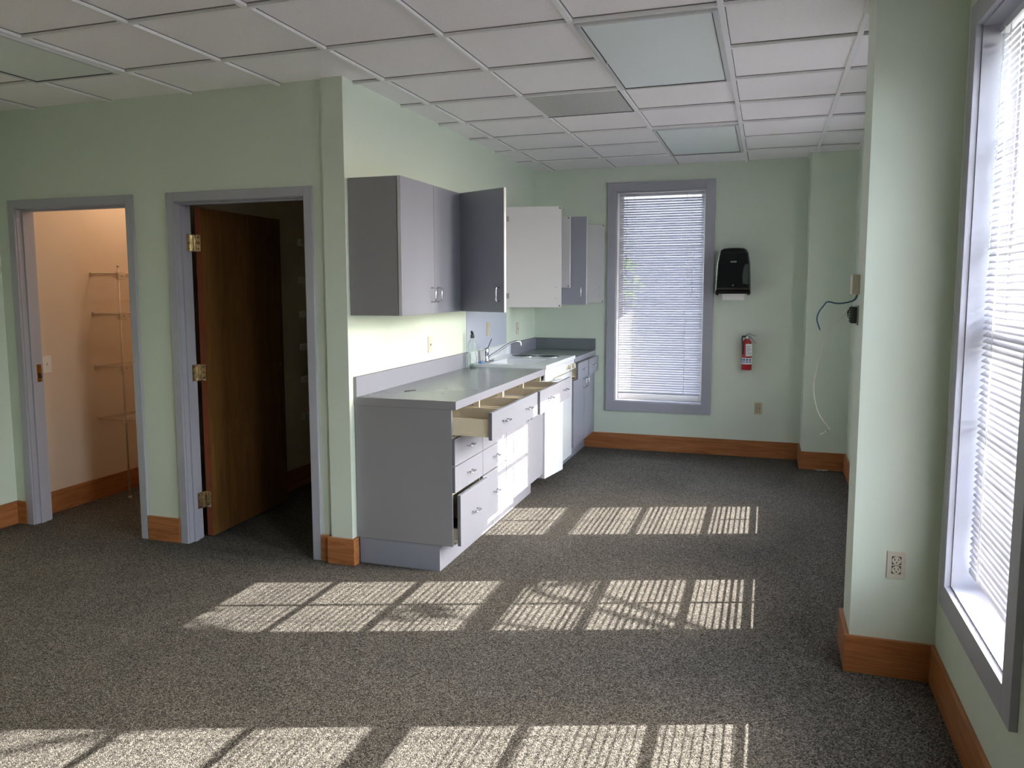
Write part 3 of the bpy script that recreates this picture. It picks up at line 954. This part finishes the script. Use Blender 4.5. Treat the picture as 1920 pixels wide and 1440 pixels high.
def upper_door(parent, hy, w_, ang, z0=UZ0, z1=UZ1, left=True, label=None):
    """door hinged at y=hy on the cabinet front; left=True: hinge on the near side. ang: 0 = closed, in degrees"""
    ft = .019; x0 = UD + .006
    y0, y1 = (hy, hy + w_) if left else (hy - w_, hy)
    b = MB()
    b.box(x0 + .002, x0 + ft, y0 + .0015, y1 - .0015, z0, z1, 'lam', .001)
    b.box(x0, x0 + .0022, y0 + .003, y1 - .003, z0 + .001, z1 - .001, 'doorin')
    b.box(x0, x0 + ft - .002, y0 + .001, y0 + .0018, z0 + .001, z1 - .001, 'doorin')
    b.box(x0, x0 + ft - .002, y1 - .0018, y1 - .001, z0 + .001, z1 - .001, 'doorin')
    hyy = (y1 - .045) if left else (y0 + .045)
    # handle screws on the inside face, bumper dots in the free corners
    for dz in (.070, .155):
        b.cyl((x0 - .0015, hyy, z0 + dz), (x0 + .001, hyy, z0 + dz), .0045, 'steel', seg=10)
    by_ = (y1 - .014) if left else (y0 + .014)
    for zz in (z0 + .014, z1 - .014):
        b.cyl((x0 - .002, by_, zz), (x0 + .001, by_, zz), .006, 'gap', seg=10)
    a = math.radians(-ang if left else ang); piv = (x0 if left else x0, hy, 0)
    T_ = Matrix.Translation(Vector(piv)) @ Matrix.Rotation(a, 4, 'Z') @ Matrix.Translation(-Vector(piv))
    bmesh.ops.transform(b.bm, matrix=T_, verts=b.bm.verts)
    d = b.build('door', parent, **({'label': label} if label else {}))
    b = MB(); pull(b, x0 + ft, hyy, z0 + .112, .085, True, .028)
    bmesh.ops.transform(b.bm, matrix=T_, verts=b.bm.verts)
    b.build('handle', d, label='chrome wire pull')
    if ang > 5:
        for zz in (z0 + .09, z1 - .09):
            b = MB()
            hb = hy + (.03 if left else -.03)
            b.box(x0 - .012, x0, hb - .018, hb + .018, zz - .02, zz + .02, 'steel', .002)
            bmesh.ops.transform(b.bm, matrix=T_, verts=b.bm.verts)
            b.build('hinge', d)
    return d

u1 = thing('wall_cabinet', 'closed grey wall cabinet with two doors at the near end of the row', 'cabinet', (.15, .49, UZ0))
upper_case(u1, .032, .940)
upper_door(u1, .032, .4535, 0); upper_door(u1, .940, .4535, 0, left=False)
u2 = thing('wall_cabinet', 'grey wall cabinet above the open drawers with both doors swung open', 'cabinet', (.15, 1.4, UZ0))
upper_case(u2, .943, 1.857)
upper_door(u2, .946, .450, 118, label='open dark grey door, outer face towards the room')
upper_door(u2, 1.857, .450, 101, left=False, label='open door showing its white inner face')
u3 = thing('wall_cabinet', 'short wall cabinet above the sink and burners with its door open', 'cabinet', (.15, 2.35, 1.6))
upper_case(u3, 1.860, 2.862, 1.605)
upper_door(u3, 1.862, .346, 0, 1.605); upper_door(u3, 2.211, .346, 0, 1.605); upper_door(u3, 2.862, .300, 80, 1.605, left=False, label='short open door showing its pale inner face')
u4 = thing('wall_cabinet', 'grey wall cabinet in the back corner with both doors open', 'cabinet', (.15, 3.3, UZ0))
upper_case(u4, 2.866, 3.702)
upper_door(u4, 2.868, .432, 88, label='open grey door, outer face towards the room')
upper_door(u4, 3.700, .414, 98, left=False, label='open door showing its white inner face')

# ------------------------------------------------------------------ outlets and plates
def plate(name, label, cat, face, a, z, kind='duplex', group=None, wd=.070, ht=.114, k='almond'):
    """face: ('x', value, outward sign) plate lies in plane x=value, or ('y', ...)"""
    ax, val, sg = face
    base = (val, a, z) if ax == 'x' else (a, val, z)
    t = thing(name, label, cat, base, group)
    def bx(b, a0, a1, n0, n1, z0, z1, kk, bev=0.0):
        n0, n1 = sorted((val + sg * n0, val + sg * n1))
        if ax == 'x': b.box(n0, n1, a0, a1, z0, z1, kk, bev)
        else: b.box(a0, a1, n0, n1, z0, z1, kk, bev)
    def cyl(b, aa, zz, n0, n1, r, kk):
        if ax == 'x': b.cyl((val + sg * n0, aa, zz), (val + sg * n1, aa, zz), r, kk, seg=20)
        else: b.cyl((aa, val + sg * n0, zz), (aa, val + sg * n1, zz), r, kk, seg=20)
    b = MB(); bx(b, a - wd / 2, a + wd / 2, 0, .006, z - ht / 2, z + ht / 2, k, .002)
    if kind == 'duplex': cyl(b, a, z, .006, .0068, .003, 'steel')
    b.build('cover_plate', t)
    if kind == 'duplex':
        for s_ in (1, -1):
            zc = z + s_ * .0195
            b = MB(); cyl(b, a, zc, .0055, .0085, .0165, k)
            bx(b, a - .0175, a + .0175, .0055, .0062, zc - .0172, zc + .0172, 'gap')
            bx(b, a - .0085, a - .0055, .0083, .0088, zc + .000, zc + .009, 'dark')
            bx(b, a + .0055, a + .0085, .0083, .0088, zc + .001, zc + .008, 'dark')
            cyl(b, a, zc - .0075, .0083, .0088, .0028, 'dark')
            b.build('socket', t)
    elif kind == 'gfci':
        b = MB(); bx(b, a - .0165, a + .0165, .0055, .008, z - .034, z + .034, k, .001); b.build('socket', t)
        b = MB(); bx(b, a - .008, a + .008, .0078, .0098, z - .002, z + .004, 'dark'); bx(b, a - .008, a + .008, .0078, .0098, z - .010, z - .005, 'dark'); b.build('test_button', t)
    elif kind == 'switch':
        b = MB(); bx(b, a - .005, a + .005, .0055, .016, z - .008, z + .012, 'whiteplastic', .002); b.build('toggle', t)
    return t
plate('wall_outlet', 'almond duplex outlet low on the near green column', 'outlet', ('y', NC[1], -1), 2.782, .476)
plate('wall_outlet', 'almond duplex outlet on the back wall below the fire extinguisher', 'outlet', ('y', BW, -1), 2.196, .468, k='beige')
plate('wall_outlet', 'outlet with two dark buttons above the long grey countertop', 'outlet', ('x', 0, 1), 1.136, 1.213, 'gfci', k='almond')
plate('wall_switch', 'beige switch plate on the lavender panel above the faucet', 'switch', ('x', .004, 1), 2.343, 1.258, 'switch', k='beige')
plate('wall_outlet', 'pale outlet on the green wall past the lavender panel', 'outlet', ('x', 0, 1), 3.186, 1.222, 'gfci', k='almond')
plate('closet_switch', 'white two-button switch plate on the lit closet wall behind the brass strike', 'switch', ('x', -2.6, 1), .300, 1.074, 'switch', k='whiteplastic', wd=.075, ht=.122)

# ------------------------------------------------------------------ paper towel dispenser
px, pyf = 1.945, 3.56
pt = thing('paper_towel_dispenser', 'black wall-mounted paper towel dispenser right of the back window', 'dispenser', (px, BW, 1.55))
def shell(b, prof, yb, yf, k, inset=.03):
    """front-face outline (x,z) lofted back to the wall with a rounded front edge"""
    tb = bmesh.new(); cx_ = sum(p[0] for p in prof) / len(prof); cz_ = sum(p[1] for p in prof) / len(prof)
    rings = []
    for (yy, s_) in ((yb, 1.0), (yf + .05, 1.0), (yf + .018, .985), (yf + .004, .95), (yf, .88)):
        rings.append([tb.verts.new((cx_ + (x - cx_) * s_, yy, cz_ + (z - cz_) * s_)) for (x, z) in prof])
    n = len(prof)
    for a_, b_ in zip(rings, rings[1:]):
        for j in range(n): tb.faces.new((a_[j], a_[(j + 1) % n], b_[(j + 1) % n], b_[j]))
    tb.faces.new(rings[0]); tb.faces.new(list(reversed(rings[-1])))
    b.add(tb, k, smooth=False)
zt, zb = 1.965, 1.568
prof = [(px - .155, zb), (px - .152, zb + .10), (px - .145, zb + .25), (px - .130, zb + .345), (px - .115, zb + .378), (px - .09, zb + .392), (px - .04, zt), (px + .04, zt),
        (px + .09, zb + .392), (px + .115, zb + .378), (px + .130, zb + .345), (px + .145, zb + .25), (px + .152, zb + .10), (px + .155, zb)]
b = MB(); shell(b, prof, BW - .001, pyf, 'black'); b.build('cover', pt)
b = MB()
b.poly([(px - .118, pyf - .002, zb + .352), (px + .118, pyf - .002, zb + .352), (px + .104, pyf + .016, zb + .374), (px + .035, pyf + .016, zb + .384), (px - .035, pyf + .016, zb + .384), (px - .104, pyf + .016, zb + .374)], 'smoke', (0, .01, .0))
b.build('top_window', pt)
b = MB()
pts = [(px + .085, zb + .07), (px + .130, zb + .06), (px + .132, zb + .24), (px + .105, zb + .25), (px + .088, zb + .21), (px + .080, zb + .14)]
b.poly([(x, pyf - .003, z) for x, z in pts], 'smoke', (0, .012, 0)); b.build('level_window', pt)
b = MB(); b.box(px - .026, px + .026, pyf - .004, pyf + .002, zb + .262, zb + .274, 'steel', .001)
for k_ in range(8): b.box(px - .022 + k_ * .0057, px - .0185 + k_ * .0057, pyf - .0045, pyf - .0035, zb + .265, zb + .271, 'gap')
b.build('badge', pt)
b = MB(); b.box(px - .156, px + .156, pyf + .006, BW - .01, zb - .022, zb + .004, 'black', .004)
for s_ in (-1, 1): b.cyl((px + s_ * .138, pyf + .03, zb - .034), (px + s_ * .138, pyf + .03, zb - .02), .012, 'black')
b.build('chute', pt)
b = MB(); b.poly([(px - .008, pyf - .003, zb + .06), (px + .008, pyf - .003, zb + .06), (px, pyf - .003, zb + .046)], 'steel', (0, .006, 0)); b.build('arrow_mark', pt)
b = MB(); b.cyl((px, pyf + .02, zt - .012), (px, pyf + .012, zt - .012), .006, 'dark'); b.build('key_hole', pt)
b = MB()
pts = [(px - .095, zb - .02), (px + .102, zb - .02), (px + .100, zb - .075)]
n_ = 12
for k_ in range(n_ * 2 + 1):
    pts.append((px + .100 - k_ * .193 / (n_ * 2), zb - .075 - (.008 if k_ % 2 else 0)))
b.poly([(x, pyf + .055, z) for x, z in pts], 'paper', (0, .0012, 0))
tagd(b.build('paper_towel', base=(px, pyf + .055, zb - .05)), 'white paper towel end with zigzag edge hanging from the black dispenser', 'paper towel')

# ------------------------------------------------------------------ fire extinguisher
ex, ey = 2.088, BW - .075
et = thing('fire_extinguisher', 'small red fire extinguisher hung on the back wall', 'fire extinguisher', (ex, ey, .84))
zb_ = .838
b = MB(); b.lathe(ex - .008, ey, [(0, 0), (.044, 0), (.047, .006), (.047, .235), (.040, .262), (.024, .282), (.019, .288), (.019, .296), (0, .297)], 'red', 32, z0=zb_)
b.build('cylinder', et)
b = MB(); b.lathe(ex - .008, ey, [(.0476, .055), (.0478, .057), (.0478, .112), (.0476, .114)], 'paper', 32, z0=zb_)
for k_ in range(4):
    a_ = math.radians(-150 + k_ * 34)
    cxk, cyk = ex - .008 + .0482 * math.cos(a_), ey + .0482 * math.sin(a_)
    R_ = rotz(a_)
    b.box(cxk - .0004, cxk + .0004, cyk - .0095, cyk + .0095, zb_ + .066, zb_ + .106, 'blue', 0, R_, (cxk, cyk, 0))
    b.box(cxk - .0008, cxk + .0008, cyk - .002, cyk + .005, zb_ + .070, zb_ + .094, 'paper', 0, rotz(a_ + .1), (cxk, cyk, 0))
b.build('picture_band', et, label='white band with blue pictograms')
b = MB()
b.lathe(ex - .008, ey, [(.020, .290), (.022, .294), (.022, .306), (.014, .310), (.014, .322), (0, .323)], 'chrome', 24, z0=zb_)
b.cyl((ex - .008, ey - .016, zb_ + .304), (ex - .008, ey - .030, zb_ + .304), .013, 'paper')
b.build('valve', et)
b = MB()
b.poly([(ex - .024, ey - .008, zb_ + .322), (ex - .020, ey - .008, zb_ + .334), (ex + .012, ey - .008, zb_ + .344), (ex + .055, ey - .008, zb_ + .324), (ex + .080, ey - .008, zb_ + .322), (ex + .080, ey - .008, zb_ + .318), (ex + .05, ey - .008, zb_ + .316), (ex + .010, ey - .008, zb_ + .330)], 'steel', (0, .016, 0))
b.build('squeeze_lever', et)
b = MB()
b.poly([(ex + .002, ey - .008, zb_ + .322), (ex + .022, ey - .008, zb_ + .318), (ex + .075, ey - .008, zb_ + .250), (ex + .070, ey - .008, zb_ + .245), (ex + .018, ey - .008, zb_ + .300)], 'steel', (0, .014, 0))
b.build('carry_handle', et)
b = MB()
b.tube(smooth_path([(ex - .02, ey - .01, zb_ + .312), (ex - .045, ey - .02, zb_ + .312), (ex - .052, ey - .025, zb_ + .29), (ex - .045, ey - .040, zb_ + .22), (ex - .040, ey - .042, zb_ + .15)], 5), [.008] * 8 + [.007] * 12 + [.009], 'black', 10)
b.build('nozzle', et)
b = MB(); R_ = Matrix.Rotation(math.radians(-2), 3, 'Y')
b.box(ex - .018, ex + .038, ey - .062, ey - .0612, zb_ + .132, zb_ + .246, 'paper', 0, R_, (ex, ey, zb_ + .24))
for k_ in range(7): b.box(ex - .011, ex + (.012 if k_ % 3 == 2 else .029), ey - .0624, ey - .0618, zb_ + .150 + k_ * .0118, zb_ + .1535 + k_ * .0118, 'greentext', 0, R_, (ex, ey, zb_ + .24))
b.tube([(ex + .005, ey - .0616, zb_ + .243), (ex + .0, ey - .03, zb_ + .285), (ex - .002, ey - .02, zb_ + .30)], .001, 'whitewire', 6)
b.build('inspection_tag', et, label='white paper inspection tag')
b = MB(); b.box(ex - .02, ex + .004, ey + .03, BW, zb_ + .20, zb_ + .30, 'steel', .002); b.build('wall_bracket', et)

# ------------------------------------------------------------------ wiring on the near column
cxk = NC[0]
tt = thing('thermostat_box', 'small almond plastic box on the side of the near green column', 'thermostat', (cxk, -.245, 1.62))
b = MB(); b.box(cxk - .030, cxk, -.290, -.215, 1.578, 1.662, 'almond', .004); b.build('housing', tt)
b = MB(); b.tube(smooth_path([(cxk - .012, -.25, 1.582), (cxk - .014, -.25, 1.565), (cxk - .022, -.24, 1.55)], 4), .0022, 'whitewire', 6); b.build('lead', tt)
sw = thing('open_switch_box', 'dark open switch box with exposed wires under the almond box', 'switch box', (cxk, -.245, 1.49))
b = MB(); b.box(cxk - .006, cxk + .001, -.292, -.212, 1.448, 1.532, 'steel', .001); b.build('mounting_strap', sw)
b = MB(); b.box(cxk - .030, cxk - .006, -.276, -.226, 1.455, 1.525, 'smoke', .003)
for k_ in range(6):
    z = 1.462 + k_ * .011
    b.box(cxk - .034, cxk - .028, -.270 + .008 * (k_ % 2), -.248, z, z + .007, 'dark', .001)
b.build('terminal_block', sw)
b = MB()
for k_ in range(3):
    b.tube(smooth_path([(cxk - .028, -.255 + k_ * .01, 1.47 + .012 * k_), (cxk - .040, -.26 + k_ * .01, 1.49 + .01 * k_), (cxk - .024, -.25, 1.528)], 4), .0018, 'dark', 6)
b.build('stub_wires', sw)
cab = [(2.616, -.252, 1.612), (2.612, -.252, 1.575), (2.600, -.25, 1.553), (2.560, -.25, 1.541), (2.530, -.25, 1.540), (2.496, -.25, 1.546), (2.480, -.25, 1.528), (2.462, -.25, 1.500), (2.456, -.25, 1.468), (2.470, -.25, 1.424)]
b = MB(); b.tube(smooth_path(cab, 6), .0034, 'bluecable', 8)
tagd(b.build('blue_cable', base=(2.616, -.25, 1.6)), 'loose blue cable curling out from the side of the near green column', 'cable')
wir = [(2.590, -.25, 1.530), (2.562, -.25, 1.492), (2.526, -.25, 1.436), (2.490, -.25, 1.368), (2.465, -.25, 1.285), (2.454, -.25, 1.188), (2.456, -.25, 1.130), (2.470, -.25, 1.070), (2.498, -.25, 1.022), (2.520, -.25, .994), (2.521, -.252, .986), (2.510, -.255, .978), (2.494, -.26, .968), (2.484, -.262, .962)]
b = MB(); b.tube(smooth_path(wir, 6), .0028, 'whitewire', 6)
b.tube([(2.518, -.253, .983), (2.500, -.256, .972)], .003, 'dark', 6)
tagd(b.build('white_wire', base=(2.59, -.25, 1.53)), 'thin white wire hanging in a long arc from the open switch box', 'wire')
b = MB(); rr = random.Random(3)
for k_ in range(9):
    x_ = 2.700 + k_ * .011 + rr.uniform(-.004, .004); y_ = 3.372 + rr.uniform(-.008, .010)
    b.box(x_ - .007, x_ + .007, y_ - .003, y_ + .003, .0005, .006 + rr.uniform(0, .004), 'paper', .001, rotz(rr.uniform(0, 3)), (x_, y_, 0))
o = tagd(b.build('plaster_crumbs', base=(2.745, 3.372, 0)), 'small white crumbs on the carpet at the foot of the back corner column', 'debris'); o['kind'] = 'stuff'

# ------------------------------------------------------------------ closet fittings
PX, PY = -2.385, .780
sp = thing('shelf_post', 'thin white pole standing on the closet carpet holding wire shelves', 'post', (PX, PY, 0))
b = MB(); b.tube([(PX, PY, .004), (PX, PY, 1.775)], .0075, 'shelfwire', 12); b.build('pole', sp)
b = MB(); b.lathe(PX, PY, [(0, 0), (.012, 0), (.012, .012), (.0085, .014)], 'shelfwire', 14); b.build('foot', sp)
b = MB(); b.lathe(PX, PY, [(.0075, 1.773), (.011, 1.776), (.011, 1.782), (0, 1.784)], 'shelfwire', 14); b.build('end_cap', sp)
shz = (1.722, 1.422, 1.022, .620)
shn = ('topmost', 'second from top', 'third from top', 'lowest')
for z, nm in zip(shz, shn):
    t = thing('wire_shelf', 'narrow white wire closet shelf, %s of the four in the lit closet' % nm, 'shelf', (-2.5, .75, z), 'wire shelves in the lit closet')
    b = MB(); y0, y1 = .730, 1.55; xw, xf_ = -2.598, PX
    for x_ in (xw + .006, (xw + xf_) / 2, xf_): b.tube([(x_, y0, z), (x_, y1, z)], .0035, 'shelfwire', 8)
    b.tube([(xf_, y0, z - .028), (xf_, y1, z - .028)], .003, 'shelfwire', 8)
    b.tube([(xw + .004, y0, z), (xf_, y0, z)], .0045, 'shelfwire', 8)
    k_ = 0
    while y0 + .026 * k_ < y1:
        yy = y0 + .026 * k_; b.tube([(xw + .004, yy, z + .003), (xf_, yy, z + .003), (xf_ + .003, yy, z - .028)], .0015, 'shelfwire', 6); k_ += 1
    b.build('wire_grid', t)
    b = MB(); b.box(PX - .014, PX + .014, PY - .014, PY + .055, z - .045, z + .012, 'shelfwire', .003)
    b.cyl((PX + .014, PY + .02, z - .018), (PX + .018, PY + .02, z - .018), .005, 'steel', seg=10); b.build('pole_clamp', t)
    b = MB(); b.box(-2.600, -2.585, .722, .742, z - .012, z + .010, 'shelfwire', .002); b.build('wall_clip', t)
nmx = ('topmost', 'second from top', 'third from top', 'fourth from top', 'second lowest', 'lowest')
for z, nm in zip((1.972, 1.672, 1.40, 1.132, .868, .566), nmx):
    b = MB()
    b.box(-1.330, -1.290, 1.55, 1.66, z - .026, z + .026, 'whiteplastic', .003)
    b.box(-1.330, -1.270, 1.655, 1.672, z - .026, z + .010, 'whiteplastic', .002)
    tagd(b.build('shelf_bracket', base=(-1.33, 1.6, z)), 'small pale shelf bracket on the wall of the dark closet, %s of six' % nm, 'bracket', 'shelf brackets in the dark closet')

# closet lamp (above the doorway, out of sight behind the wall)
b = MB()
t = thing('closet_lamp', 'warm lamp on the ceiling of the left closet', 'lamp', (-2.05, 1.05, H))
b.lathe(-2.05, 1.05, [(.06, 0), (.06, -.03), (.03, -.04)], 'whiteplastic', 20, z0=H + .015); b.build('lamp_holder', t)
def emis(name, col, s_):
    mt = bpy.data.materials.new(name); mt.use_nodes = True
    b_ = mt.node_tree.nodes['Principled BSDF']
    b_.inputs['Emission Color'].default_value = col; b_.inputs['Emission Strength'].default_value = s_
    return mt
M['bulb'] = emis('warm_bulb', (1.0, .62, .34, 1), 10.0)
b = MB(); b.lathe(-2.05, 1.05, [(.015, -.04), (.03, -.07), (.032, -.09), (.02, -.115), (0, -.12)], 'bulb', 20, z0=H + .015); b.build('bulb', t)
pl = bpy.data.lights.new('closet_bulb_light', 'POINT'); pl.energy = 2.6; pl.color = (1.0, .74, .52); pl.shadow_soft_size = .035
po = bpy.data.objects.new('closet_bulb_light', pl); COL.objects.link(po); po.location = (-2.05, 1.05, H - .15)
